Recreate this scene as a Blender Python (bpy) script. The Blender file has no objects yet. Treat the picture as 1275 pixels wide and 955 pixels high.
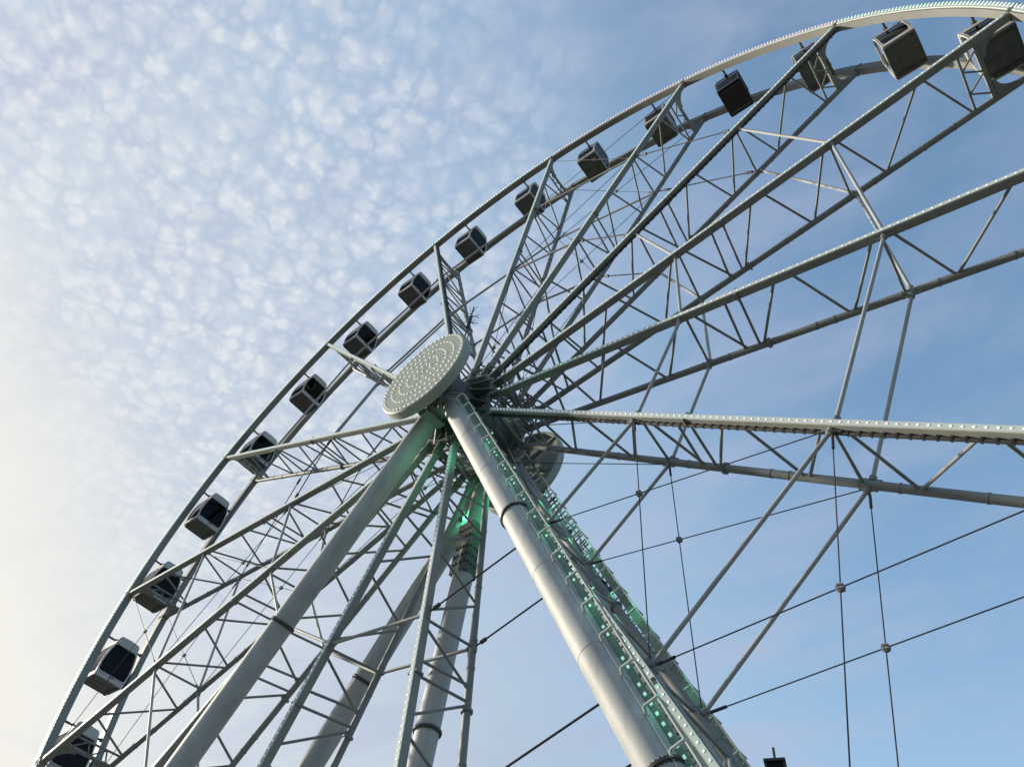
import bpy, bmesh, math, random
from mathutils import Vector, Matrix
random.seed(4)
S = bpy.context.scene
COL = S.collection
V = Vector
R = math.radians

# ------------------------------------------------------------------ camera
HUB = V((0, 0, 26.72))                       # hub centre above the ground
cam = bpy.data.cameras.new('camera'); co = bpy.data.objects.new('camera', cam); COL.objects.link(co)
rx = V((0.79328243, 0.60123158, 0.09603946)); rd = V((-0.42808486, 0.66294019, -0.61420979)); rf = V((-0.43295074, 0.44612879, 0.78327693))
EYE = V((17.343408, -14.134971, -25.120064))
m = Matrix((rx, -rd, -rf)).transposed().to_4x4()
m.translation = HUB + EYE
co.matrix_world = m
cam.sensor_width = 36; cam.lens = 953.585 / 1275 * 36; cam.shift_x = -36.51 / 1275; cam.shift_y = 14.01 / 1275
cam.clip_start = 0.1; cam.clip_end = 20000
S.camera = co

# ------------------------------------------------------------------ light
SUN_EL, SUN_AZ = R(19), R(195)              # azimuth measured from +X towards +Y: the sun is low behind the left edge
sd = V((math.cos(SUN_EL) * math.cos(SUN_AZ), math.cos(SUN_EL) * math.sin(SUN_AZ), math.sin(SUN_EL)))
sl = bpy.data.lights.new('sun', 'SUN'); so = bpy.data.objects.new('sun', sl); COL.objects.link(so)
sl.energy = 4.0; sl.angle = R(2.5); sl.color = (1.0, 0.87, 0.72)
so.rotation_euler = sd.to_track_quat('Z', 'Y').to_euler()
S.view_settings.view_transform = 'Standard'; S.view_settings.look = 'None'
EXPO = 1.0; BGS = 0.15
S.view_settings.exposure = EXPO; S.view_settings.gamma = 1.0
S.view_settings.use_curve_mapping = False

w = bpy.data.worlds.new('World'); S.world = w; w.use_nodes = True
nt = w.node_tree; nt.nodes.clear()
def N(t, **kw):
    n = nt.nodes.new(t)
    for k, v in kw.items():
        if k == 'inp':
            for a, b in v.items(): n.inputs[a].default_value = b
        else: setattr(n, k, v)
    return n
def LK(a, b): nt.links.new(a, b)
def MATH(op, a, b=None, c=None, clamp=False):
    n = N('ShaderNodeMath', operation=op, use_clamp=clamp)
    for i, x in enumerate((a, b, c)):
        if x is None: continue
        if hasattr(x, 'node'): LK(x, n.inputs[i])
        else: n.inputs[i].default_value = x
    return n.outputs[0]
def VMATH(op, a, b=None):
    n = N('ShaderNodeVectorMath', operation=op)
    for i, x in enumerate((a, b)):
        if x is None: continue
        if hasattr(x, 'node'): LK(x, n.inputs[i])
        else: n.inputs[i].default_value = x
    return n.outputs['Value'] if op == 'DOT_PRODUCT' else n.outputs[0]
def MIXC(f, a, b):
    n = N('ShaderNodeMix', data_type='RGBA')
    for i, x in ((0, f), (6, a), (7, b)):
        if hasattr(x, 'node'): LK(x, n.inputs[i])
        elif i == 0: n.inputs[0].default_value = x
        else: n.inputs[i].default_value = (*x, 1)
    return n.outputs[2]
def SMOOTH(x, lo, hi):
    n = N('ShaderNodeMapRange', interpolation_type='SMOOTHSTEP')
    LK(x, n.inputs[0]); n.inputs[1].default_value = lo; n.inputs[2].default_value = hi
    return n.outputs[0]
tc = N('ShaderNodeTexCoord')
D = tc.outputs['Generated']
sky = N('ShaderNodeTexSky'); sky.sky_type = 'NISHITA'; sky.sun_disc = False
sky.sun_elevation = SUN_EL; sky.sun_rotation = math.pi / 2 - SUN_AZ
sky.air_density = 1.0; sky.dust_density = 1.5; sky.ozone_density = 1.5
sep = N('ShaderNodeSeparateXYZ'); LK(D, sep.inputs[0])
zc = MATH('MAXIMUM', sep.outputs[2], 0.06)
px = MATH('DIVIDE', sep.outputs[0], zc); py = MATH('DIVIDE', sep.outputs[1], zc)
cp = N('ShaderNodeCombineXYZ'); LK(px, cp.inputs[0]); LK(py, cp.inputs[1])
P = cp.outputs[0]                           # where the view ray meets a flat cloud layer
# thin haze that whitens the sky towards the low sun and the horizon
toward = VMATH('DOT_PRODUCT', D, tuple(sd))
SC = 1 / (BGS * 2 ** EXPO)                  # colours below are written as they appear at the final exposure
toward = MATH('MULTIPLY_ADD', MATH('SUBTRACT', 1.0, sep.outputs[2], clamp=True), 0.35, toward)   # brighter towards the sun and towards the horizon
horizon = MATH('POWER', MATH('SUBTRACT', 1.0, sep.outputs[2], clamp=True), 3.0)
def K(r, g, b): return (r * SC, g * SC, b * SC)
# puffs of mackerel cloud: rounded cells, thick on the sun's side, thinning to streaks
n1 = N('ShaderNodeTexNoise', inp={'Scale': 9.0, 'Detail': 5.0, 'Roughness': 0.62}); LK(P, n1.inputs['Vector'])
offs = N('ShaderNodeVectorMath', operation='SCALE'); LK(VMATH('SUBTRACT', n1.outputs['Color'], (0.5, 0.5, 0.5)), offs.inputs[0]); offs.inputs[3].default_value = 0.065
PP = VMATH('ADD', P, offs.outputs[0])
mp = N('ShaderNodeMapping'); LK(PP, mp.inputs[0]); mp.inputs['Rotation'].default_value = (0, 0, R(20)); mp.inputs['Scale'].default_value = (1.0, 1.15, 1)
def VOR(scale, lo, hi):
    v = N('ShaderNodeTexVoronoi', feature='F1', inp={'Scale': scale, 'Randomness': 0.85}); v.voronoi_dimensions = '2D'; LK(mp.outputs[0], v.inputs['Vector'])
    return SMOOTH(v.outputs['Distance'], lo, hi)
puff = VOR(25.0, 0.66, 0.05)
puff2 = VOR(56.0, 0.62, 0.05)
n2 = N('ShaderNodeTexNoise', inp={'Scale': 2.6, 'Detail': 6.0, 'Roughness': 0.62}); LK(P, n2.inputs['Vector'])
fluff = SMOOTH(n1.outputs['Fac'], 0.33, 0.60)
puffs = MATH('MULTIPLY', MATH('MULTIPLY_ADD', puff2, 0.40, MATH('MULTIPLY', puff, 0.80)), MATH('MULTIPLY_ADD', fluff, 0.65, 0.40), clamp=True)
side = MATH('ADD', MATH('MULTIPLY', px, -1.0), MATH('MULTIPLY', py, -0.42))
side = MATH('ADD', side, MATH('MULTIPLY_ADD', n2.outputs['Fac'], 0.5, -0.25))
field = MATH('MULTIPLY', SMOOTH(side, 0.02, 0.50), SMOOTH(MATH('MULTIPLY_ADD', n2.outputs['Fac'], 0.5, py), 1.08, 0.62))
# far towards the sun the puffs melt into bright glare
melt = MATH('MULTIPLY_ADD', SMOOTH(toward, 0.96, 1.12), -0.95, 1.0)
mac = MATH('MULTIPLY', MATH('MULTIPLY', field, puffs), melt)
# high thin streaks
mp2 = N('ShaderNodeMapping'); LK(P, mp2.inputs[0]); mp2.inputs['Rotation'].default_value = (0, 0, R(-62)); mp2.inputs['Scale'].default_value = (1.0, 1.7, 1)
n4 = N('ShaderNodeTexNoise', inp={'Scale': 3.2, 'Detail': 6.0, 'Roughness': 0.6, 'Distortion': 0.35}); LK(mp2.outputs[0], n4.inputs['Vector'])
veil = MATH('MULTIPLY', SMOOTH(n4.outputs['Fac'], 0.34, 0.74), MATH('MULTIPLY_ADD', SMOOTH(side, -0.9, 0.25), 0.50, 0.12))
hzf = MATH('ADD', MATH('MULTIPLY', SMOOTH(toward, 0.22, 0.90), 0.94), MATH('MULTIPLY', horizon, 1.25), clamp=True)
hzc = MIXC(SMOOTH(toward, 0.62, 1.12), K(0.43, 0.56, 0.70), K(0.74, 0.79, 0.83))
air = VMATH('MULTIPLY', sky.outputs[0], (0.93, 1.05, 1.0))
hz = MIXC(hzf, air, hzc)
warm = MIXC(SMOOTH(toward, 0.96, 1.16), hz, K(0.95, 0.92, 0.84))
veil = MATH('MULTIPLY', veil, MATH('MULTIPLY_ADD', SMOOTH(toward, 0.90, 1.08), -0.85, 1.0))
c1 = MIXC(veil, warm, K(0.47, 0.52, 0.70))
lit = MIXC(SMOOTH(toward, 0.35, 0.9), K(0.62, 0.70, 0.83), K(0.84, 0.86, 0.88))
fin = MIXC(MATH('MULTIPLY', mac, 0.68), c1, lit)
gaps = MATH('MULTIPLY', MATH('MULTIPLY', field, melt), MATH('SUBTRACT', 1.0, puffs, clamp=True))
fin = MIXC(MATH('MULTIPLY', gaps, 0.20), fin, K(0.38, 0.48, 0.67))
fin = MIXC(SMOOTH(sep.outputs[2], -0.01, -0.1), fin, K(0.2, 0.2, 0.2))
bg = N('ShaderNodeBackground'); bg.inputs['Strength'].default_value = BGS; LK(fin, bg.inputs[0])
ow = N('ShaderNodeOutputWorld'); LK(bg.outputs[0], ow.inputs[0])

# ------------------------------------------------------------------ materials
def mat(name, col, rough=0.5, metal=0.0, var=0.12, scale=0.7, emit=None, es=0.0, spec=None, streak=False, bump=0.0):
    m = bpy.data.materials.new(name); m.use_nodes = True
    t = m.node_tree; b = t.nodes['Principled BSDF']
    b.inputs['Roughness'].default_value = rough; b.inputs['Metallic'].default_value = metal
    if spec is not None: b.inputs['Specular IOR Level'].default_value = spec
    tx = t.nodes.new('ShaderNodeTexCoord'); no = t.nodes.new('ShaderNodeTexNoise')
    no.inputs['Scale'].default_value = scale; no.inputs['Detail'].default_value = 6; no.inputs['Roughness'].default_value = 0.65
    geo = t.nodes.new('ShaderNodeNewGeometry')
    mpn = t.nodes.new('ShaderNodeMapping'); t.links.new(geo.outputs['Position'], mpn.inputs[0])
    if streak: mpn.inputs['Scale'].default_value = (3, 3, 0.35)
    t.links.new(mpn.outputs[0], no.inputs['Vector'])
    cr = t.nodes.new('ShaderNodeValToRGB')
    cr.color_ramp.elements[0].position = 0.3; cr.color_ramp.elements[1].position = 0.72
    cr.color_ramp.elements[0].color = (*[c * (1 - var) for c in col], 1)
    cr.color_ramp.elements[1].color = (*[min(1, c * (1 + var * .6)) for c in col], 1)
    t.links.new(no.outputs['Fac'], cr.inputs[0]); t.links.new(cr.outputs[0], b.inputs['Base Color'])
    if bump:
        bn = t.nodes.new('ShaderNodeBump'); bn.inputs['Strength'].default_value = bump; bn.inputs['Distance'].default_value = 0.02
        t.links.new(no.outputs['Fac'], bn.inputs['Height']); t.links.new(bn.outputs[0], b.inputs['Normal'])
    if emit:
        b.inputs['Emission Color'].default_value = (*emit, 1); b.inputs['Emission Strength'].default_value = es
    return m
M_steel = mat('painted_steel', (0.204, 0.226, 0.209), 0.6, spec=.22, var=0.16, scale=1.3)
M_tube = mat('painted_tube', (0.179, 0.201, 0.196), 0.6, spec=.22, var=0.16, scale=1.1)
M_leg = mat('leg_paint', (0.339, 0.367, 0.359), 0.6, spec=.22, var=0.24, scale=0.55, streak=True)
M_rim = mat('rim_paint', (0.193, 0.204, 0.186), 0.6, spec=.22, var=0.12, scale=0.8)
M_strip = mat('led_profile', (0.495, 0.564, 0.535), 0.6, spec=.22, var=0.05)
M_disc = mat('disc_sheet', (0.289, 0.327, 0.289), 0.6, spec=.22, var=0.05, scale=1.2)
M_dark = mat('dark_steel', (0.045, 0.055, 0.05), 0.5, var=0.3, scale=2)
M_hub = mat('hub_steel', (0.09, 0.11, 0.10), 0.5, var=0.3, scale=2)
M_strut = mat('pale_strut_paint', (0.30, 0.32, 0.31), 0.6, spec=.22, var=0.16, scale=1.1)
M_cable = mat('wire_rope', (0.05, 0.055, 0.065), 0.7, spec=.15, var=0.1)
M_lad = mat('ladder_paint', (0.22, 0.30, 0.25), 0.5, var=0.2, scale=3)
M_pale = mat('pale_galvanised', (0.58, 0.66, 0.60), 0.5, var=0.12, scale=3)
M_lens = mat('green_diffuser', (0.10, 0.19, 0.15), 0.5, var=0.35, scale=4, emit=(0.05, 0.5, 0.28), es=0.012)
M_black = mat('black_rubber', (0.015, 0.015, 0.016), 0.6, var=0.2)
M_floor = mat('cabin_underside', (0.075, 0.086, 0.075), 0.55, var=0.2, scale=2.5)
M_shell = mat('cabin_frame', (0.394, 0.394, 0.374), 0.6, spec=.22, var=0.06, scale=2)
M_shellb = mat('black_cabin_paint', (0.006, 0.006, 0.008), 0.22, var=0.2, scale=2)
M_seat = mat('seat_fabric', (0.10, 0.10, 0.12), 0.8, var=0.2, scale=4)
M_zinc = mat('galvanised_steel', (0.488, 0.537, 0.498), 0.5, metal=0.1, var=0.15, scale=3)
def glass(name, tint, trans):
    m = bpy.data.materials.new(name); m.use_nodes = True; t = m.node_tree; t.nodes.clear()
    o = t.nodes.new('ShaderNodeOutputMaterial'); mx = t.nodes.new('ShaderNodeMixShader')
    g = t.nodes.new('ShaderNodeBsdfGlossy'); g.inputs['Roughness'].default_value = 0.04
    tr = t.nodes.new('ShaderNodeBsdfTransparent'); tr.inputs[0].default_value = (*tint, 1)
    f = t.nodes.new('ShaderNodeFresnel'); f.inputs[0].default_value = 1.22
    no = t.nodes.new('ShaderNodeTexNoise'); no.inputs['Scale'].default_value = 1.5
    mm = t.nodes.new('ShaderNodeMath'); mm.operation = 'MULTIPLY_ADD'; mm.inputs[1].default_value = 0.04; mm.inputs[2].default_value = 0.0; t.links.new(no.outputs['Fac'], mm.inputs[0])
    t.links.new(mm.outputs[0], g.inputs['Roughness'])
    t.links.new(f.outputs[0], mx.inputs[0]); t.links.new(tr.outputs[0], mx.inputs[1]); t.links.new(g.outputs[0], mx.inputs[2])
    t.links.new(mx.outputs[0], o.inputs[0]); return m
M_glass = glass('tinted_glass', (0.035, 0.035, 0.045), 1)
M_glassb = glass('black_glass', (0.02, 0.02, 0.02), 1)
def led(name, cols, strength, scale=0.09):
    """LED lens whose colour programme changes slowly along the structure"""
    m = bpy.data.materials.new(name); m.use_nodes = True; t = m.node_tree; b = t.nodes['Principled BSDF']
    geo = t.nodes.new('ShaderNodeNewGeometry'); no = t.nodes.new('ShaderNodeTexNoise'); no.inputs['Scale'].default_value = scale; no.inputs['Detail'].default_value = 1
    t.links.new(geo.outputs['Position'], no.inputs['Vector'])
    cr = t.nodes.new('ShaderNodeValToRGB'); el = cr.color_ramp.elements
    el[0].position = 0.38; el[0].color = (*cols[0], 1); el[1].position = 0.62; el[1].color = (*cols[-1], 1)
    if len(cols) == 3: e = el.new(0.5); e.color = (*cols[1], 1)
    t.links.new(no.outputs['Fac'], cr.inputs[0]); t.links.new(cr.outputs[0], b.inputs['Emission Color'])
    b.inputs['Emission Strength'].default_value = strength; b.inputs['Base Color'].default_value = (.8, .8, .8, 1)
    return m
L_mint = led('led_mint', [(0.40, 0.95, 0.70), (0.75, 1.0, 0.88)], .30)
L_pink = led('led_pink', [(1.0, 0.42, 0.66), (0.95, 0.72, 0.88)], .30)
L_mix = led('led_mixed', [(0.45, 0.95, 0.74), (0.85, 0.85, 0.92), (0.98, 0.50, 0.74)], .30, 0.16)
L_green = led('led_green', [(0.15, 0.85, 0.50), (0.35, 0.90, 0.62)], .27)
L_disc = led('led_warm_white', [(0.85, 1.0, 0.80), (1.0, 1.0, 0.85)], .36)

# ------------------------------------------------------------------ mesh helpers
def finish(bm, name, mats, smooth=None, recalc=True):
    if recalc: bmesh.ops.recalc_face_normals(bm, faces=bm.faces)
    me = bpy.data.meshes.new(name); bm.to_mesh(me); bm.free()
    for x in (mats if isinstance(mats, (list, tuple)) else [mats]): me.materials.append(x)
    if smooth is not None:
        me.polygons.foreach_set('use_smooth', [True] * len(me.polygons))
        try: me.set_sharp_from_angle(angle=R(smooth))
        except Exception: pass
    me.update()
    return me
def unit_tube(seg, name, mt):
    bm = bmesh.new(); bmesh.ops.create_cone(bm, cap_ends=True, segments=seg, radius1=1, radius2=1, depth=1)
    return finish(bm, name, mt, 40)
def unit_box(name, mt, bevel=0.0):
    bm = bmesh.new(); bmesh.ops.create_cube(bm, size=1)
    return finish(bm, name, mt)
_cache = {}
def TUBE(mt, seg=12):
    k = ('t', mt.name, seg)
    if k not in _cache: _cache[k] = unit_tube(seg, 'tube_' + mt.name, mt)
    return _cache[k]
def BOX(mt):
    k = ('b', mt.name)
    if k not in _cache: _cache[k] = unit_box('bar_' + mt.name, mt)
    return _cache[k]
def obj(name, me, parent=None, mw=None, kind=None, label=None):
    """mw is the matrix in the frame of the top-level thing"""
    o = bpy.data.objects.new(name, me); COL.objects.link(o)
    if parent is not None:
        o.parent = parent
        pm = parent.get('_m'); 
    if mw is not None:
        o['_m'] = [c for row in mw for c in row]
    base = Matrix.Identity(4)
    if parent is not None and parent.get('_m') is not None:
        f = list(parent['_m']); base = Matrix([f[0:4], f[4:8], f[8:12], f[12:16]])
    if mw is not None:
        if parent is None: o.matrix_world = mw
        else:
            o.matrix_parent_inverse = base.inverted(); o.matrix_basis = mw
    elif parent is not None and parent.get('_m') is not None:
        o.matrix_parent_inverse = base.inverted()
    if kind: o['kind'] = kind
    if label: o['label'] = label
    return o
def thing(name, label, cat, loc=(0, 0, 0), group=None, rot=0):
    o = bpy.data.objects.new(name, None); COL.objects.link(o); o.empty_display_size = 0.5
    o.location = loc; o.rotation_euler = (0, 0, rot); o['label'] = label; o['category'] = cat
    if group: o['group'] = group
    return o
def frame_m(a, b, sx, sy, hint=V((0, 1, 0)), full=True):
    a = V(a); b = V(b); d = b - a; z = d.normalized()
    y = hint - z * hint.dot(z)
    if y.length < 1e-4: y = V((1, 0, 0)) - z * z.x
    y.normalize(); x = y.cross(z)
    m = Matrix((x * sx, y * sy, z * d.length)).transposed().to_4x4(); m.translation = (a + b) / 2
    return m
def tube(name, a, b, r, mt, parent, seg=12, **k): return obj(name, TUBE(mt, seg), parent, frame_m(a, b, r, r), **k)
def bar(name, a, b, wx, wy, mt, parent, hint=V((0, 1, 0)), **k): return obj(name, BOX(mt), parent, frame_m(a, b, wx, wy, hint), **k)
def add_box(bm, mtx, sx=1, sy=1, sz=1):
    r = bmesh.ops.create_cube(bm, size=1, matrix=mtx @ Matrix.Diagonal((sx, sy, sz, 1)))
    return r['verts']
def add_tube(bm, a, b, r, seg=8, r2=None):
    bmesh.ops.create_cone(bm, cap_ends=True, segments=seg, radius1=r, radius2=r if r2 is None else r2, depth=1,
                          matrix=frame_m(a, b, 1, 1))
def ident(bm, name, mats, parent, smooth=40, kind=None, label=None):
    o = obj(name, finish(bm, name, mats, smooth), parent, kind=kind, label=label)
    return o

# ================================================================== GROUND
bm = bmesh.new()
n = 48; rad = 3000
rings = [0, 20, 60, 150, 400, 1000, rad]
prev = None
for q in rings:
    if q == 0: cur = [bm.verts.new((0, 0, 0))]
    else: cur = [bm.verts.new((q * math.cos(2 * math.pi * i / n), q * math.sin(2 * math.pi * i / n), 0)) for i in range(n)]
    if prev:
        for i in range(n):
            if len(prev) == 1: bm.faces.new((prev[0], cur[i], cur[(i + 1) % n]))
            else: bm.faces.new((prev[i], cur[i], cur[(i + 1) % n], prev[(i + 1) % n]))
    prev = cur
M_ground = mat('paving', (0.120, 0.116, 0.106), 0.85, var=0.25, scale=0.35)
g = obj('ground', finish(bm, 'ground', M_ground)); g['kind'] = 'structure'

# ================================================================== FERRIS WHEEL
A0 = math.radians(204.4377)                 # spoke 0 leaves the hub at this angle, the others every 24 degrees clockwise
RW = 25.0; NS = 15
wheel = thing('ferris_wheel', 'giant white ferris wheel of steel lattice spokes with lit rim', 'ferris wheel', HUB)
def ang(k): return A0 - k * 2 * math.pi / NS
def sang(k): return ang(k) + (R(0.65) if abs(k % NS - 11) < 1e-6 else 0)   # the spoke nearest the ground sags a little out of step
def yc(r): return 1.07 + 0.0055 * r
def pt(k, r, s, dy=0.0, dt=0.0):
    a = sang(k)
    return V((r * math.cos(a) - dt * math.sin(a), s * (yc(r) + dy), r * math.sin(a) + dt * math.cos(a)))
FR, BA = -1, 1
CH = 0.25                                   # chord section
ring1, ring2 = 0.441 * RW, 0.719 * RW
ring1b, ring2b = 0.436 * RW, 0.716 * RW
webs = [(.125, -1, .10), (.135, -1, .165), (.205, -1, .175), (.225, -1, .238), (.313, -1, .248), (.338, -1, .372), (.442, -1, .380), (.458, -1, .446), (.470, -1, .509),
        (.519, -1, .505), (.540, -1, .528), (.591, -1, .535), (.617, -1, .655), (.719, -1, .663), (.732, -1, .726), (.745, -1, .785),
        (.853, -1, .790), (.866, -1, .908)]
webs = [(f * .977 if f < .8 else f, s_, b * .977 if b < .8 else b) for f, s_, b in webs]
cabled = {7, 10, 13, 4}                     # spokes that carry the black power cable

def gusset_mesh(k, side):
    """flat plate with a concave curve in the plane of the spoke, between the cross tie and a chord"""
    bm = bmesh.new(); r0, r1 = .947 * RW, .987 * RW
    pts = []
    y_ch = yc(r0) - CH / 2 + 0.01
    depth = 0.62
    pts.append((r0, y_ch)); pts.append((r1, y_ch))
    for i in range(1, 7):
        t = i / 7 * math.pi / 2
        pts.append((r1 - (r1 - r0 - .12) * math.sin(t), y_ch - depth * (1 - math.cos(t))))
    pts.append((r0 + .10, y_ch - depth)); pts.append((r0, y_ch - depth))
    a = sang(k); er = V((math.cos(a), 0, math.sin(a))); et = V((-math.sin(a), 0, math.cos(a)))
    vs = [[bm.verts.new(er * p[0] + V((0, side * p[1], 0)) + et * h) for p in pts] for h in (-.05, .05)]
    bm.faces.new(vs[0]); bm.faces.new(vs[1])
    for i in range(len(pts)):
        j = (i + 1) % len(pts); bm.faces.new((vs[0][i], vs[0][j], vs[1][j], vs[1][i]))
    return finish(bm, 'gusset', M_steel)

for k in range(NS):
    a = sang(k); et = V((-math.sin(a), 0, math.cos(a))); er = V((math.cos(a), 0, math.sin(a)))
    sp = bar('spoke', pt(k, 2.35, FR), pt(k, RW + .02, FR), CH * .86, CH, M_steel, wheel)
    # round back chord with its welded collars
    bc = tube('back_chord', pt(k, 2.2, BA), pt(k, RW + .02, BA), 0.125, M_tube, sp, 20)
    for rr in (.335, .427, .468, .595, .62, .705, .748, .83, .878):
        tube('collar', pt(k, rr * RW - .025, BA), pt(k, rr * RW + .025, BA), 0.140, M_tube, sp, 20)
    # LED profile on the face that looks out to the front, lens dots along its outer edge
    obj('led_profile', BOX(M_strip), sp, frame_m(pt(k, 2.6, FR, CH / 2 + .022), pt(k, RW - .25, FR, CH / 2 + .022), CH * .62, .04))
    bm = bmesh.new(); r = 2.7
    while r < RW - .3:
        c = pt(k, r, FR, CH / 2 + .046)
        mt = Matrix((et, V((0, 1, 0)), er)).transposed().to_4x4(); mt.translation = c
        add_box(bm, mt, .044, .012, .044); r += .235
    lm = L_mix if k in (5, 6, 8, 9, 10, 12, 13, 1) else L_mint
    ident(bm, 'led_lenses', lm, sp, None, kind='stuff')
    # web members
    for (f, s, b) in webs:
        A = pt(k, f * RW, FR, -CH * .45); B = pt(k, b * RW, BA, -.11)
        tube('brace', A, B, 0.048 if f > .2 else 0.042, M_tube, sp, 10)
    # end frame outside which the gondolas swing
    bar('cross_tie', pt(k, .943 * RW, FR, -CH / 2), pt(k, .943 * RW, BA, -.12), .10, .16, M_steel, sp, hint=er)
    tube('brace', pt(k, .917 * RW, FR, -CH / 2), pt(k, .913 * RW, BA, -.12), .05, M_tube, sp, 10)
    ys = [(-.93, 0, .943), (-.45, 1, .916), (.0, 0, .943), (.45, 1, .915), (.92, 0, .943)]
    for (u, _, ra), (v, _, rb) in zip(ys, ys[1:]):
        tube('brace', er * ra * RW + V((0, u, 0)), er * rb * RW + V((0, v, 0)), .036, M_tube, sp, 8)
    for s in (FR, BA): obj('gusset', gusset_mesh(k, s), sp)
    # lugs at the hub and at the ring nodes
    for s in (FR, BA):
        bar('lug', pt(k, 1.9, s), pt(k, 2.7, s), .10, .34, M_hub, sp)
        for rr in ((ring1, ring2) if s == FR else (ring1b, ring2b)):
            obj('node_plate', BOX(M_tube), sp, frame_m(pt(k, rr - .26, s), pt(k, rr + .26, s), .36, .05))
    # bolted field splices
    for rr in (.528, ):
        bar('splice', pt(k, rr * RW - .04, FR), pt(k, rr * RW + .04, FR), .34, .31, M_tube, sp)
        tube('splice', pt(k, rr * RW - .04, BA), pt(k, rr * RW + .04, BA), .19, M_tube, sp, 16)
    if k in cabled:
        tube('power_cable', pt(k, 2.6, FR, -.06, -.17), pt(k, .99 * RW, FR, -.06, -.17), .05, M_black, sp, 8)
        bm = bmesh.new(); r = 2.8
        while r < RW * .985:
            c = pt(k, r, FR, -.06, -.15); mt = Matrix((et, V((0, 1, 0)), er)).transposed().to_4x4(); mt.translation = c
            add_box(bm, mt, .125, .115, .06); r += .30
        ident(bm, 'cable_clips', M_black, sp, None, kind='stuff')

# rim: curved box girders, one per bay, front and back
RC = 25.13
for k in range(NS):
    for s in (FR, BA):
        bm = bmesh.new(); nseg = 10; prev = None; cols = []
        for i in range(nseg + 1):
            a = ang(k + i / nseg); e = V((math.cos(a), 0, math.sin(a)))
            sec = [e * (RC + dr) + V((0, s * 1.2 + dy, 0)) for dr, dy in ((-.2, -.17), (.2, -.17), (.2, .17), (-.2, .17))]
            cur = [bm.verts.new(p) for p in sec]
            if prev:
                for j in range(4): bm.faces.new((prev[j], cur[j], cur[(j + 1) % 4], prev[(j + 1) % 4]))
            else: bm.faces.new(cur)
            prev = cur
        bm.faces.new(prev)
        seg = obj('rim_segment', finish(bm, 'rim_segment', M_rim, 30), wheel)
        # flanges at both ends of the bay
        for q in (k + .004, k + .996):
            a = ang(q); e = V((math.cos(a), 0, math.sin(a))); t = V((-math.sin(a), 0, math.cos(a)))
            c = e * RC + V((0, s * 1.2, 0)); obj('rim_flange', BOX(M_rim), seg, frame_m(c - t * .02, c + t * .02, .46, .40, V((0, 1, 0))))
        if s == FR:
            bm = bmesh.new(); prev = None
            for i in range(nseg + 1):
                a = ang(k + .012 + i / nseg * .976); e = V((math.cos(a), 0, math.sin(a)))
                cur = [bm.verts.new(e * (RC + dr) + V((0, -1.37 + dy, 0))) for dr, dy in ((-.12, -.002), (.19, -.002), (.19, -.045), (-.12, -.045))]
                if prev:
                    for j in range(4): bm.faces.new((prev[j], cur[j], cur[(j + 1) % 4], prev[(j + 1) % 4]))
                else: bm.faces.new(cur)
                prev = cur
            bm.faces.new(prev)
            obj('led_profile', finish(bm, 'led_profile', M_strip, 30), seg)
            bm = bmesh.new(); nb = 50
            for i in range(nb):
                a = ang(k + (i + .5) / nb); e = V((math.cos(a), 0, math.sin(a))); t = V((-math.sin(a), 0, math.cos(a)))
                c = e * (RC + .06) + V((0, -1.43, 0)); mt = Matrix((t, V((0, 1, 0)), e)).transposed().to_4x4() @ Matrix.Rotation(R(25), 4, 'Y'); mt.translation = c
                add_box(bm, mt, .045, .03, .17)
            ident(bm, 'led_lenses', L_pink if k in (5, 6) else L_mint, seg, None, kind='stuff')

# rings of struts between neighbouring spokes; every fifth bay is closed with tensioned ropes
def nodept(k, r, s, dt): return pt(k, r, s, 0, dt)
tie_bays = {1, 6, 11}; x_bays = {0, 5, 10}
for k in range(NS):
    for s in (FR, BA):
        for rr in ((ring1, ring2) if s == FR else (ring1b, ring2b)):
            A = pt(k, rr, s, 0, -.12); B = pt((k + 1) % NS, rr, s, 0, .12)
            if k in tie_bays:
                rp = tube('tie_rope', A, B, .03, M_cable, wheel, 8)
                for t in (.08, .90):
                    P0 = A.lerp(B, t); P1 = A.lerp(B, t + .05); tube('turnbuckle', P0, P1, .07, M_dark, rp, 10)
            else:
                st = tube('ring_strut', A, B, .058, M_strut, wheel, 12)
                for q0, q1 in ((A, A.lerp(B, .02)), (B, B.lerp(A, .02))): tube('end_cap', q0, q1, .10, M_tube, st, 10)
        if k in x_bays:
            radii = [2.6, ring1 if s == FR else ring1b, ring2 if s == FR else ring2b, 24.6]
            for i in range(3):
                pa = (pt(k, radii[i], s, 0, -.1), pt(k + 1, radii[i + 1], s, 0, .1)); pb = (pt(k + 1, radii[i], s, 0, .1), pt(k, radii[i + 1], s, 0, -.1))
                for q in (pa, pb):
                    c = tube('brace_rope', q[0], q[1], .016, M_cable, wheel, 8)
                    tube('rope_socket', q[0].lerp(q[1], .02), q[0].lerp(q[1], .06), .04, M_cable, c, 8)
                # crossing clamp sits where the two ropes meet
                p1, d1 = pa[0], pa[1] - pa[0]; p2, d2 = pb[0], pb[1] - pb[0]
                den = d1.x * d2.z - d1.z * d2.x; t = ((p2.x - p1.x) * d2.z - (p2.z - p1.z) * d2.x) / den
                c = p1 + d1 * t
                bm = bmesh.new()
                add_tube(bm, c + V((0, -.045, 0)), c + V((0, -.012, 0)), .095, 16); add_tube(bm, c + V((0, .012, 0)), c + V((0, .045, 0)), .095, 16)
                for q in range(4):
                    a = q * math.pi / 2 + ang(k + .5); o_ = V((math.cos(a) * .06, 0, math.sin(a) * .06)); add_tube(bm, c + o_ + V((0, -.08, 0)), c + o_ + V((0, .08, 0)), .024, 8)
                ident(bm, 'rope_clamp', M_tube, wheel)

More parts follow.
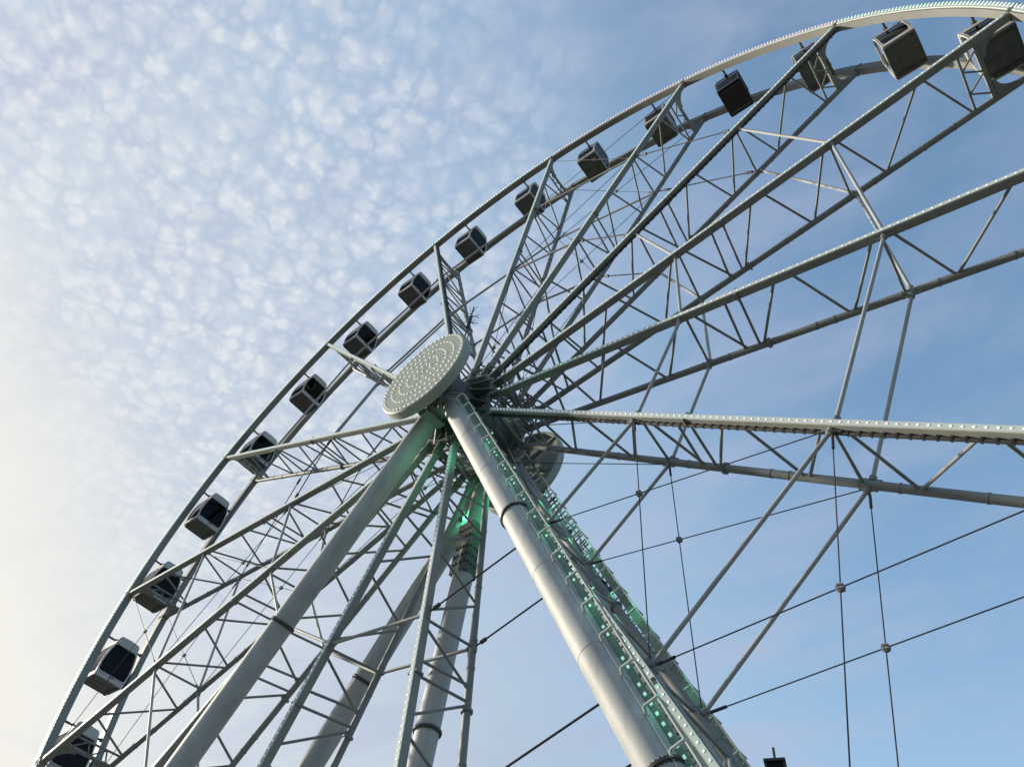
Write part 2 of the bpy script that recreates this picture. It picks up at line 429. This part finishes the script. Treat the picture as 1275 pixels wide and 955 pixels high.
# hub
bm = bmesh.new(); add_tube(bm, (0, -1.75, 0), (0, 1.75, 0), 1.05, 40); ident(bm, 'hub_drum', M_hub, wheel)
for s in (-1, 1):
    bm = bmesh.new()
    bmesh.ops.create_cone(bm, cap_ends=True, segments=45, radius1=2.0, radius2=2.0, depth=.12, matrix=Matrix.Translation((0, s * 1.12, 0)) @ Matrix.Rotation(R(90), 4, 'X'))
    fl = ident(bm, 'hub_flange', M_hub, wheel)
    bm = bmesh.new()
    for i in range(60):
        a = i * math.tau / 60; c = V((1.85 * math.cos(a), s * 1.12, 1.85 * math.sin(a))); add_tube(bm, c + V((0, -.11, 0)), c + V((0, .11, 0)), .035, 6)
    ident(bm, 'bolts', M_zinc, fl, kind='stuff')
    for i in range(NS):
        a = ang(i + .5); e = V((math.cos(a), 0, math.sin(a)))
        bm = bmesh.new(); t = V((-math.sin(a), 0, math.cos(a)))
        q = [e * 1.05 + V((0, s * 1.74, 0)), e * 1.95 + V((0, s * 1.2, 0)), e * 1.05 + V((0, s * 1.2, 0))]
        vs = [[bm.verts.new(p + t * h) for p in q] for h in (-.03, .03)]
        bm.faces.new(vs[0]); bm.faces.new(vs[1])
        for j in range(3): bm.faces.new((vs[0][j], vs[0][(j + 1) % 3], vs[1][(j + 1) % 3], vs[1][j]))
        ident(bm, 'hub_rib', M_hub, fl, None)
for i in range(NS):
    tube('hub_strut', pt(i, 2.3, FR), pt(i + .5, 1.95, BA), .055, M_hub, wheel, 8)
    tube('hub_strut', pt(i, 2.3, BA), pt(i - .5, 1.95, FR), .055, M_hub, wheel, 8)
    tube('hub_strut', pt(i, 2.55, FR), pt(i + 1, 2.55, FR), .05, M_hub, wheel, 8)
    tube('hub_strut', pt(i, 2.55, BA), pt(i + 1, 2.55, BA), .05, M_hub, wheel, 8)

# ================================================================== SUPPORT FRAME
frame = thing('support_frame', 'white tubular A-frame legs holding the wheel hub behind a round dotted cover', 'wheel support', HUB)
AL = R(29.12); LR = 0.425; YL = 1.968; SPL = 0.008
TEND = HUB.z / math.cos(AL)
def legp(sx, sy, t, o=V((0, 0, 0))): return V((sx * math.sin(AL) * t, sy * (YL + SPL * t), -math.cos(AL) * t)) + o
def collar(bm, c, d, r, n=26):
    """pair of bolted flanges round a tube"""
    d = d.normalized(); h = .035
    add_tube(bm, c - d * h, c - d * .004, r, 40); add_tube(bm, c + d * .004, c + d * h, r, 40)
def bolts(bm, c, d, r, n=26):
    d = d.normalized(); x = d.orthogonal().normalized(); y = d.cross(x)
    for i in range(n):
        a = i * math.tau / n; o_ = x * math.cos(a) * r + y * math.sin(a) * r
        add_tube(bm, c + o_ - d * .07, c + o_ + d * .07, .030, 6)
for sx, sy in ((-1, -1), (1, -1), (-1, 1), (1, 1)):
    bm = bmesh.new(); add_tube(bm, legp(sx, sy, .9), legp(sx, sy, TEND), LR, 64)
    leg = ident(bm, 'leg', M_leg, frame)
    d = (legp(sx, sy, 1) - legp(sx, sy, 0))
    for t, rr in ((1.25, .60), (11.0, .485), (21.03, .485)):
        bm = bmesh.new(); collar(bm, legp(sx, sy, t), d, rr); fl = ident(bm, 'flange', M_leg if t < 2 else M_dark, leg)
        bm = bmesh.new(); bolts(bm, legp(sx, sy, t), d, rr - .045, 30); ident(bm, 'bolts', M_dark, fl, kind='stuff')
    # weld seams: a slightly proud bead round the tube
    for t in (5.0, 8.0, 14.2, 17.6, 24.2):
        bm = bmesh.new(); add_tube(bm, legp(sx, sy, t - .012), legp(sx, sy, t + .012), LR + .006, 64); ident(bm, 'weld_seam', M_leg, leg)
    bm = bmesh.new(); add_box(bm, Matrix.Translation(legp(sx, sy, TEND) + V((0, 0, .1))), 2.2, 1.8, .2); ident(bm, 'foot_plate', M_zinc, leg, None)
# straight strut under the rear bearing
xs, ys_ = -.84, 1.93; lean = V((0, -.0098, -1)).normalized()
def upr(z): return V((xs, ys_ + z * .0098, z))
bm = bmesh.new(); add_tube(bm, upr(-1.2), upr(-HUB.z), .40, 64); leg = ident(bm, 'leg', M_leg, frame, label='upright rear leg with a bolted splice plate')
for z in (-12.85, -24.6):
    bm = bmesh.new(); collar(bm, upr(z), lean, .48); fl = ident(bm, 'flange', M_dark, leg)
    bm = bmesh.new(); bolts(bm, upr(z), lean, .44, 28); ident(bm, 'bolts', M_dark, fl, kind='stuff')
bm = bmesh.new(); add_box(bm, Matrix.Translation((xs, ys_ - .05, -5.35)), .80, .80, 2.5)
pl = ident(bm, 'splice_box', M_hub, leg, None)
pl.data.materials.clear(); pl.data.materials.append(mat('grey_green_plate', (0.075, 0.105, 0.09), 0.6, spec=.2))
bm = bmesh.new()
ys_ -= .05
for z in (-4.45, -4.85, -5.4, -5.8, -6.2):
    for x in (-.31, -.1, .1, .31):
        add_tube(bm, (xs + x, ys_ - .44, z), (xs + x, ys_ - .39, z), .055, 8)
    for y in (-.3, -.1, .1, .3):
        add_tube(bm, (xs + .43, ys_ + y, z), (xs + .39, ys_ + y, z), .055, 8)
ident(bm, 'bolts', M_black, pl, kind='stuff')
bm = bmesh.new(); add_box(bm, Matrix.Translation(upr(-HUB.z + .1)), 2, 2, .2); ident(bm, 'foot_plate', M_zinc, leg, None)

# bearing housings, brackets and hub covers, front and back
for s in (-1, 1):
    bm = bmesh.new(); add_tube(bm, (0, s * 1.45, 0), (0, s * 2.5, 0), .95, 40); add_tube(bm, (0, s * 1.40, 0), (0, s * 1.52, 0), 1.1, 40)
    add_tube(bm, (0, s * 2.45, 0), (0, s * 2.55, 0), 1.05, 40)
    hs = ident(bm, 'bearing_housing', M_hub, frame)
    bm = bmesh.new(); bolts(bm, V((0, s * 2.5, 0)), V((0, 1, 0)), .96, 26); ident(bm, 'bolts', M_zinc, hs, kind='stuff')
    # stub sockets that take the legs
    for sx in (-1, 1):
        bm = bmesh.new(); add_tube(bm, legp(sx, s, .3), legp(sx, s, 1.19), .5, 40, .47); ident(bm, 'leg_socket', M_leg, hs)
    tube('axle_shaft', (0, s * 2.5, 0), (0, s * 3.0, 0), .40, M_hub, frame, 24)
    # the arms that carry the round cover
    for a in range(0, 360, 60):
        a_ = R(a + 30)
        e = V((math.cos(a_), 0, math.sin(a_)))
        ar = bar('cover_arm', e * .3 + V((0, s * 3.1, 0)), e * 2.2 + V((0, s * 3.1, 0)), .12, .16, M_tube, frame)
        tube('stay', e * 1.6 + V((0, s * 3.06, 0)), e * .75 + V((0, s * 2.5, 0)), .055, M_tube, ar, 8)
    bar('bracket', (0, s * 2.85, -2.0), (0, s * 1.75, -1.75), .35, .12, M_tube, frame)
    bar('bracket', (-.95, s * 3.0, -1.2), (-.35, s * 2.3, -1.3), .2, .12, M_tube, frame)
    bar('bracket', (.95, s * 3.0, -1.2), (.35, s * 2.3, -1.3), .2, .12, M_tube, frame)
    # cover: sheet face with a folded rim, open towards the wheel
    RD = 2.27; yo = 3.5; bm = bmesh.new(); nn = 72
    prof = [(0, yo), (RD - .06, yo), (RD, yo - .06), (RD, yo - .42), (RD - .10, yo - .44), (RD - .10, yo - .40), (RD - .05, yo - .38), (RD - .05, yo - .08), (0, yo - .06)]
    prev = None
    rows = []
    for r_, y_ in prof:
        rows.append([bm.verts.new((r_ * math.cos(i * math.tau / nn), s * y_, r_ * math.sin(i * math.tau / nn))) for i in range(nn)] if r_ > 0 else [bm.verts.new((0, s * y_, 0))])
    for a_, b_ in zip(rows, rows[1:]):
        for i in range(nn):
            j = (i + 1) % nn
            if len(a_) == 1: bm.faces.new((a_[0], b_[i], b_[j]))
            elif len(b_) == 1: bm.faces.new((a_[i], b_[0], a_[j]))
            else: bm.faces.new((a_[i], b_[i], b_[j], a_[j]))
    cv = ident(bm, 'hub_cover', M_disc, frame, 30, label='round sheet cover studded with rings of small white lamps' if s < 0 else None)
    bm = bmesh.new()
    for rr, cnt in ((2.12, 54), (1.70, 42), (1.28, 32), (.86, 21), (.44, 10), (.0, 1)):
        for i in range(cnt):
            a_ = (i + (cnt % 2) * .5) * math.tau / cnt
            c = V((rr * math.cos(a_), s * (yo + .02), rr * math.sin(a_))); add_tube(bm, c - V((0, .02, 0)), c + V((0, .01, 0)), .026, 8)
    ident(bm, 'lamp_dots', L_disc, cv, None, kind='stuff')
    # straight seams between the sheets of the cover
    bm = bmesh.new()
    for i in range(3):
        a_ = i * math.pi / 3 + .2
        e = V((math.cos(a_), 0, math.sin(a_))); add_box(bm, frame_m(e * -2.2 + V((0, s * (yo + .001), 0)), e * 2.2 + V((0, s * (yo + .001), 0)), .015, .006))
    ident(bm, 'sheet_joints', M_tube, cv, None)

# lightning rod on the front bearing
bm = bmesh.new(); add_tube(bm, (0, -2.0, .8), (0, -2.0, 7.2), .035, 8)
an = ident(bm, 'lightning_rod', M_black, frame)
bm = bmesh.new()
for i in range(14):
    a = i * 2.4; z = 5.5 + .085 * i; add_tube(bm, (0, -2.0, z), (.42 * math.cos(a), -2.0 + .42 * math.sin(a), z + .15), .016, 5)
add_tube(bm, (0, -2, 5.3), (0, -2, 6.3), .09, 8)
ident(bm, 'rod_spikes', M_black, an)
bm = bmesh.new(); add_tube(bm, (.25, -2.0, .8), (.25, -2.0, 4.6), .03, 6); ident(bm, 'lightning_rod', M_black, frame)

# caged ladders with cable ducts along the two right-hand legs
for sy in (-1, 1):
    out = V((math.cos(AL), 0, math.sin(AL))); inn = V((0, -1, 0)); dn = (legp(1, sy, 1) - legp(1, sy, 0)).normalized()
    out = (out - dn * out.dot(dn)).normalized(); inn = (inn - dn * inn.dot(dn)).normalized()
    def LP(t, o=0, i=0): return legp(1, sy, t) + out * o + inn * i
    t0, t1 = 1.5, TEND - 2.5
    lad = bar('ladder', LP(t0, .42), LP(t1, .42), .05, .06, M_lad, frame, hint=inn)
    wo = .80 if sy > 0 else .70
    for o_ in ((.42 + wo) / 2, wo - .01): bar('rail', LP(t0, o_), LP(t1, o_), .045, .06, M_lad, lad, hint=inn)
    t = t0 + .2
    while t < t1:
        bar('rung', LP(t, .43), LP(t, wo - .02), .04, .04, M_lad, lad, hint=inn); t += .30
    bm = bmesh.new(); hexp = [(.40, .02), (.35, .26), (.44, .46), (wo + .04, .42), (wo + .04, .03)]
    for p_, q_ in zip(hexp, hexp[1:]): add_box(bm, frame_m(V((p_[0], p_[1], 0)), V((q_[0], q_[1], 0)), .06, .03, V((0, 0, 1))))
    hm = finish(bm, 'cage_hoop', M_pale)
    t = t0 + .5
    while t < t1 - .5:
        mt = Matrix((out, inn, dn)).transposed().to_4x4(); mt.translation = LP(t)
        obj('cage_hoop', hm, lad, mt)
        bar('standoff', LP(t, .30, -.02), LP(t, wo, -.02), .05, .03, M_lad, lad, hint=inn)
        t += 1.12
    for o_, i_ in ((.35, .27), (wo + .04, .43)): bar('cage_strap', LP(t0 + .3, o_, i_), LP(t1 - .6, o_, i_), .03, .015, M_zinc, lad, hint=inn)
    # zigzag stiffening behind the rungs
    t = t0 + .3; k = 0
    while t < t1 - 1.2:
        bar('diagonal', LP(t, .44 if k % 2 else wo - .03, -.05), LP(t + 1.0, wo - .03 if k % 2 else .44, -.05), .03, .03, M_zinc, lad, hint=inn); t += 1.0; k += 1
    # cable duct in bolted lengths
    t = t0 + (8.0 if sy > 0 else 1.0)
    while sy > 0 and t < t1 - 2:
        dct = bar('cable_duct', LP(t, .66 if sy > 0 else .70, .10), LP(t + 1.98, .66 if sy > 0 else .70, .10), .05, .24 if sy > 0 else .12, M_steel if sy > 0 else M_dark, lad, hint=out)
        if sy > 0:
            bm = bmesh.new()
            for q in range(5): mt = Matrix((out, inn, dn)).transposed().to_4x4(); mt.translation = LP(t + .2 + q * .4, .74, .128); add_box(bm, mt, .03, .012, .07)
            ident(bm, 'fixing', M_strip, dct, None, kind='stuff')
        t += 2.0
    if sy < 0:
        tray = bar('led_tray', LP(t0, .50, .02), LP(t1, .50, .02), .05, .13, M_lens, frame, hint=out)
        bm = bmesh.new(); t = t0 + 4.4; k = 0
        while t < t1:
            if t > 19 or k % 4 < 2:
                mt = Matrix((out, inn, dn)).transposed().to_4x4(); mt.translation = LP(t, .50, .055); add_box(bm, mt, .06, .02, .08)
            t += .28; k += 1
        ident(bm, 'led_lenses', L_green, tray, None, kind='stuff')

# green floodlights near the hub, as lit in the photograph
def flood(pos, target, power, size=1.0, ang_=75):
    pos = V(pos); d = (V(target) - pos).normalized()
    fb = bar('floodlight', pos - d * .22, pos - d * .03, .34 * size, .26 * size, M_dark, frame)
    bar('lens', pos - d * .03, pos - d * .01, .28 * size, .20 * size, L_green, fb)
    l = bpy.data.lights.new('green_lamp', 'SPOT'); l.energy = power; l.color = (.12, 1.0, .50); l.spot_size = R(ang_ * 2); l.spot_blend = 1; l.shadow_soft_size = .12
    o = bpy.data.objects.new('green_lamp', l); COL.objects.link(o); o.parent = frame
    o.matrix_basis = Matrix.Translation(pos) @ d.to_track_quat('-Z', 'Y').to_matrix().to_4x4()
flood(legp(1, -1, 4.2) + V((-.62, .35, 0)), legp(-1, -1, 3.4), 42)
flood(legp(1, 1, 4.4) + V((-.62, -.35, 0)), legp(-1, 1, 4.2), 65, .3)
flood(legp(-1, 1, 4.0) + V((.62, -.35, 0)), legp(1, 1, 4.6), 200, .5)
flood(legp(1, -1, 2.6) + V((.1, .75, 0)), (1.6, 1.2, .6), 60)

for t_ in (6.0, 9.0, 12.5, 16.0, 19.5):
    flood(legp(1, 1, t_) + V((.55, -.85, .25)), legp(1, 1, t_ + 2.5) + V((.3, -.2, .2)), 15, .3)
    flood(legp(1, -1, t_) + V((.68, -.12, .42)), legp(1, -1, t_ + 2.0) + V((.56, -.1, .34)), 5, .25)

# ================================================================== GONDOLAS
def cabin_profile():
    """outline of one side, (y, z) from the sill up, seen along the wheel's rotation"""
    return [(.74, -2.34), (.80, -2.22), (.845, -1.95), (.865, -1.60), (.845, -1.25), (.80, -.92), (.735, -.62), (.665, -.38), (.60, -.22)]
PROF = cabin_profile(); HX = .66
def side_panel_mesh(sx, mt):
    """end wall across Y with a large rounded opening"""
    bm = bmesh.new()
    def yw(z):
        for (y0, z0), (y1, z1) in zip(PROF, PROF[1:]):
            if z0 <= z <= z1: return y0 + (y1 - y0) * (z - z0) / (z1 - z0)
        return PROF[-1][0] if z > PROF[-1][1] else PROF[0][0]
    outer = [(y, z) for y, z in PROF] + [(-y, z) for y, z in reversed(PROF)]
    zlo, zhi = -2.02, -.50
    inner = []
    for y, z in PROF:
        zz = min(max(z, zlo), zhi); yy = yw(zz) - .10
        if z < -2.1: yy -= .06
        inner.append((yy, zz + (.0 if z > -2.1 else 0.0)))
    inner = [(yw(zlo) - .20, zlo), (yw(zlo) - .11, zlo + .02), (yw(-1.9) - .075, -1.90)] + [(y - .075, z) for y, z in PROF[3:7]] + [(yw(-.50) - .08, -.50), (yw(-.43) - .15, -.43)]
    inner = inner + [(-y, z) for y, z in reversed(inner)]
    vo_ = [[bm.verts.new((sx * (HX + h), y, z)) for y, z in outer] for h in (0, -.05)]
    vi_ = [[bm.verts.new((sx * (HX + h), y, z)) for y, z in inner] for h in (0, -.05)]
    n_ = len(outer)
    for i in range(n_):
        j = (i + 1) % n_
        bm.faces.new((vo_[0][i], vo_[0][j], vi_[0][j], vi_[0][i])); bm.faces.new((vo_[1][i], vi_[1][i], vi_[1][j], vo_[1][j]))
        bm.faces.new((vo_[0][i], vo_[1][i], vo_[1][j], vo_[0][j])); bm.faces.new((vi_[0][i], vi_[0][j], vi_[1][j], vi_[1][i]))
    # sill rail and head rail proud of the wall
    for z, h in ((-2.25, .15), (-2.07, .04), (-.36, .08)):
        y = yw(z) - .03
        add_box(bm, Matrix.Translation((sx * (HX + .012), 0, z)), .024, 2 * y, h)
    me = finish(bm, 'end_wall', mt)
    bm = bmesh.new(); vs = [bm.verts.new((sx * (HX - .025), y, z)) for y, z in inner]; bm.faces.new(vs)
    g_ = finish(bm, 'window', M_glass)
    return me, g_
def flank_mesh(sy, mt):
    """curved long side with a big window opening"""
    bm = bmesh.new(); xs_ = [-HX, -HX + .09, -HX + .13, HX - .13, HX - .09, HX]
    prof = [PROF[0], (.775, -2.28), (.822, -2.08)] + PROF[2:7] + [(.70, -.50), (.665, -.40), PROF[8]]
    n_ = len(prof)
    grid = [[[bm.verts.new((x, sy * (y - h), z)) for x in xs_] for y, z in prof] for h in (0, .05)]
    gl = []
    def hole(i, j):
        if 2 <= i <= n_ - 4: return 1 <= j <= 3 and not (j in (1, 3) and i in (2, n_ - 4))
        return False
    for i in range(n_ - 1):
        for j in range(len(xs_) - 1):
            if hole(i, j):
                gl.append([(xs_[j], i), (xs_[j + 1], i), (xs_[j + 1], i + 1), (xs_[j], i + 1)]); continue
            for h in (0, 1):
                g_ = grid[h]; bm.faces.new((g_[i][j], g_[i][j + 1], g_[i + 1][j + 1], g_[i + 1][j]))
    # inner edges of the opening and outer borders
    def wall(p0, p1):
        bm.faces.new((grid[0][p0[0]][p0[1]], grid[0][p1[0]][p1[1]], grid[1][p1[0]][p1[1]], grid[1][p0[0]][p0[1]]))
    for i in range(n_ - 1):
        for j in range(len(xs_) - 1):
            if hole(i, j):
                if not hole(i - 1, j): wall((i, j), (i, j + 1))
                if not hole(i + 1, j): wall((i + 1, j), (i + 1, j + 1))
                if not hole(i, j - 1): wall((i, j), (i + 1, j))
                if not hole(i, j + 1): wall((i, j + 1), (i + 1, j + 1))
    add_box(bm, Matrix.Translation((0, sy * .80, -2.25)), 2 * HX - .02, .06, .17)
    me = finish(bm, 'side_wall', mt)
    bm = bmesh.new()
    for q in gl: bm.faces.new([bm.verts.new((x, sy * (prof[i][0] - .028), prof[i][1])) for x, i in q])
    bmesh.ops.remove_doubles(bm, verts=bm.verts, dist=1e-4)
    return me, finish(bm, 'window', M_glass, 60)
def swap(me, table):
    c = me.copy()
    for i, m_ in enumerate(c.materials):
        if m_ in table: c.materials[i] = table[m_]
    return c
def gondola_parts():
    P_ = []
    for sx in (-1, 1):
        a_, b_ = side_panel_mesh(sx, M_shell); P_.append(('end_wall', a_, None)); P_.append(('window', b_, None))
    for sy in (-1, 1):
        a_, b_ = flank_mesh(sy, M_shell); P_.append(('side_wall', a_, None)); P_.append(('window', b_, None))
    # roof: shallow tray with rounded shoulders and the equipment box
    bm = bmesh.new()
    prof = [(.61, -.24), (.62, -.12), (.58, -.02), (.50, .06), (.0, .10)]
    pr = prof + [(-y, z) for y, z in reversed(prof[:-1])]
    vs = [[bm.verts.new((sx * (HX - .02), y, z)) for y, z in pr] for sx in (-1, 1)]
    bm.faces.new(vs[0]); bm.faces.new(vs[1])
    for i in range(len(pr)):
        j = (i + 1) % len(pr); bm.faces.new((vs[0][i], vs[0][j], vs[1][j], vs[1][i]))
    add_box(bm, Matrix.Translation((0, 0, .14)), .7, .55, .14)
    P_.append(('roof', finish(bm, 'roof', M_shell, 30), None))
    # floor pan with runners and bolts
    bm = bmesh.new(); add_box(bm, Matrix.Translation((0, 0, -2.37)), 2 * HX - .01, 1.47, .07)
    P_.append(('floor_pan', finish(bm, 'floor_pan', M_floor), None))
    bm = bmesh.new()
    for y_ in (-.70, 0, .70): add_box(bm, Matrix.Translation((0, y_, -2.412)), 1.28, .035, .022)
    for x_ in (-.63, -.21, .21, .63): add_box(bm, Matrix.Translation((x_, 0, -2.41)), .035, 1.40, .018)
    P_.append(('floor_frame', finish(bm, 'floor_frame', M_floor), None))
    bm = bmesh.new(); add_box(bm, Matrix.Translation((0, .60, -2.43)), 1.20, .14, .06)
    for x in (-.5, 0, .5): add_tube(bm, (x, .60, -2.48), (x, .60, -2.43), .035, 8)
    P_.append(('runner', finish(bm, 'runner', M_dark), None))
    bm = bmesh.new(); add_box(bm, Matrix.Translation((0, -.66, -2.42)), 1.20, .04, .04); P_.append(('runner', finish(bm, 'runner', M_dark), None))
    # benches
    for sy in (-1, 1):
        bm = bmesh.new(); add_box(bm, Matrix.Translation((0, sy * .50, -1.88)), 1.05, .38, .09); add_box(bm, Matrix.Translation((0, sy * .66, -1.58)), 1.05, .07, .55)
        add_box(bm, Matrix.Translation((0, sy * .48, -2.12)), .9, .3, .42)
        P_.append(('bench', finish(bm, 'bench', M_seat), None))
    bm = bmesh.new(); add_tube(bm, (0, 0, -2.33), (0, 0, -1.75), .04, 8); add_tube(bm, (0, 0, -1.75), (0, 0, -1.72), .2, 16); add_tube(bm, (.1, .02, -1.72), (.1, .02, -.35), .025, 8)
    P_.append(('grab_pole', finish(bm, 'grab_pole', M_zinc, 40), None))
    # hand rails, door joint and handle
    for sx in (-1, 1):
        bm = bmesh.new(); add_tube(bm, (sx * (HX - .10), -.70, -1.62), (sx * (HX - .10), .70, -1.62), .022, 8); P_.append(('hand_rail', finish(bm, 'hand_rail', M_zinc, 40), None))
    bm = bmesh.new(); add_box(bm, Matrix.Translation((HX + .026, 0, -2.19)), .006, .014, .27); P_.append(('door_joint', finish(bm, 'door_joint', M_black), None))
    bm = bmesh.new(); add_box(bm, Matrix.Translation((HX + .045, .12, -2.10)), .03, .14, .03); P_.append(('door_handle', finish(bm, 'door_handle', M_dark), None))
    for x_ in (-.35, .35):
        bm = bmesh.new(); add_box(bm, Matrix.Translation((x_, 0, .12)), .22, .6, .08); P_.append(('roof_vent', finish(bm, 'roof_vent', M_dark), None))
    # hanger axle between the two rims
    for sy in (-1, 1):
        bm = bmesh.new(); add_tube(bm, (0, sy * .55, 0), (0, sy * 1.03, 0), .055, 12); add_tube(bm, (0, sy * .56, 0), (0, sy * .64, 0), .10, 12); add_tube(bm, (0, sy * .97, 0), (0, sy * 1.04, 0), .10, 12)
        P_.append(('axle', finish(bm, 'axle', M_dark, 40), None))
    return P_
GP = gondola_parts()
black_tab = {M_shell: M_shellb, M_glass: M_glassb, M_floor: M_shellb, M_seat: M_black, M_zinc: M_shellb}
GPB = [(n_, swap(me, black_tab), x) for n_, me, x in GP]
glabels = {
    0.25: 'dark gondola lowest on the left, cut by the bottom edge of the photo',
    0.75: 'gondola with big dark window just above the lowest one on the left rim',
    1.25: 'gondola half hidden by the lattice spoke second lowest on the left rim',
    1.75: 'clear gondola on the left rim between the two lowest fully seen spokes',
    2.25: 'gondola behind the spoke that runs left from below the round hub cover',
    2.75: 'gondola left of the hub cover, just below the short foreshortened spoke',
    3.25: 'gondola left of the hub cover, just above the short foreshortened spoke',
    3.75: 'gondola straight above the hub cover, left of the near upright spoke',
    4.25: 'gondola just right of the near upright spoke above the hub cover',
    4.75: 'gondola crossed by the second spoke right of the hub cover top',
    5.25: 'gondola in open sky, next above the one crossed by the second upper spoke',
    5.75: 'gondola behind a spoke with pink lamps, next below the all-black gondola',
    6.25: 'all-black gondola, the only one painted black',
    6.75: 'gondola crossed by the thick spoke with black cable at the upper right',
    7.25: 'pale-framed gondola hanging free in blue sky near the top right corner',
    7.75: 'largest gondola, at the top right corner behind the end of a spoke',
}
for q, lab in glabels.items():
    a = ang(q); c = HUB + V((RC * math.cos(a), 0, RC * math.sin(a)))
    gd = thing('gondola', lab, 'gondola', c, 'gondolas hanging round the rim')
    for n_, me, _ in (GPB if q == 6.25 else GP): obj(n_, me, gd)

# ================================================================== LAMP POST at the lower edge
def lamp_post():
    d = V((-0.3442, 0.8235, 0.4510)); cpos = HUB + EYE; c = cpos + d * 10.4
    lp = thing('lamp_post', 'top of a dark lamp post rising at the bottom edge right of the legs', 'lamp post', (c.x, c.y, 0), rot=R(20))
    zt = c.z
    bm = bmesh.new(); add_tube(bm, (0, 0, 0), (0, 0, zt - .42), .07, 16, .05); add_tube(bm, (0, 0, 0), (0, 0, .5), .12, 16, .09)
    obj('post', finish(bm, 'post', M_black, 40), lp)
    bm = bmesh.new(); add_tube(bm, (0, 0, zt - .44), (0, 0, zt - .40), .10, 12, .13)
    for sx in (-1, 1):
        for sy in (-1, 1): add_box(bm, Matrix.Translation((sx * .105, sy * .105, zt - .22)), .02, .02, .36)
    obj('lantern_frame', finish(bm, 'lantern_frame', M_black, 40), lp)
    bm = bmesh.new(); add_box(bm, Matrix.Translation((0, 0, zt - .22)), .19, .19, .34); obj('lantern_glass', finish(bm, 'lantern_glass', M_glass), lp)
    bm = bmesh.new(); add_box(bm, Matrix.Translation((0, 0, zt - .03)), .25, .25, .03); add_tube(bm, (0, 0, zt - .015), (0, 0, zt + .02), .12, 16, .05)
    add_tube(bm, (0, 0, zt), (0, 0, zt + .17), .017, 8); obj('lantern_cap', finish(bm, 'lantern_cap', M_black, 40), lp)
lamp_post()

for o in bpy.data.objects:
    if '_m' in o: del o['_m']
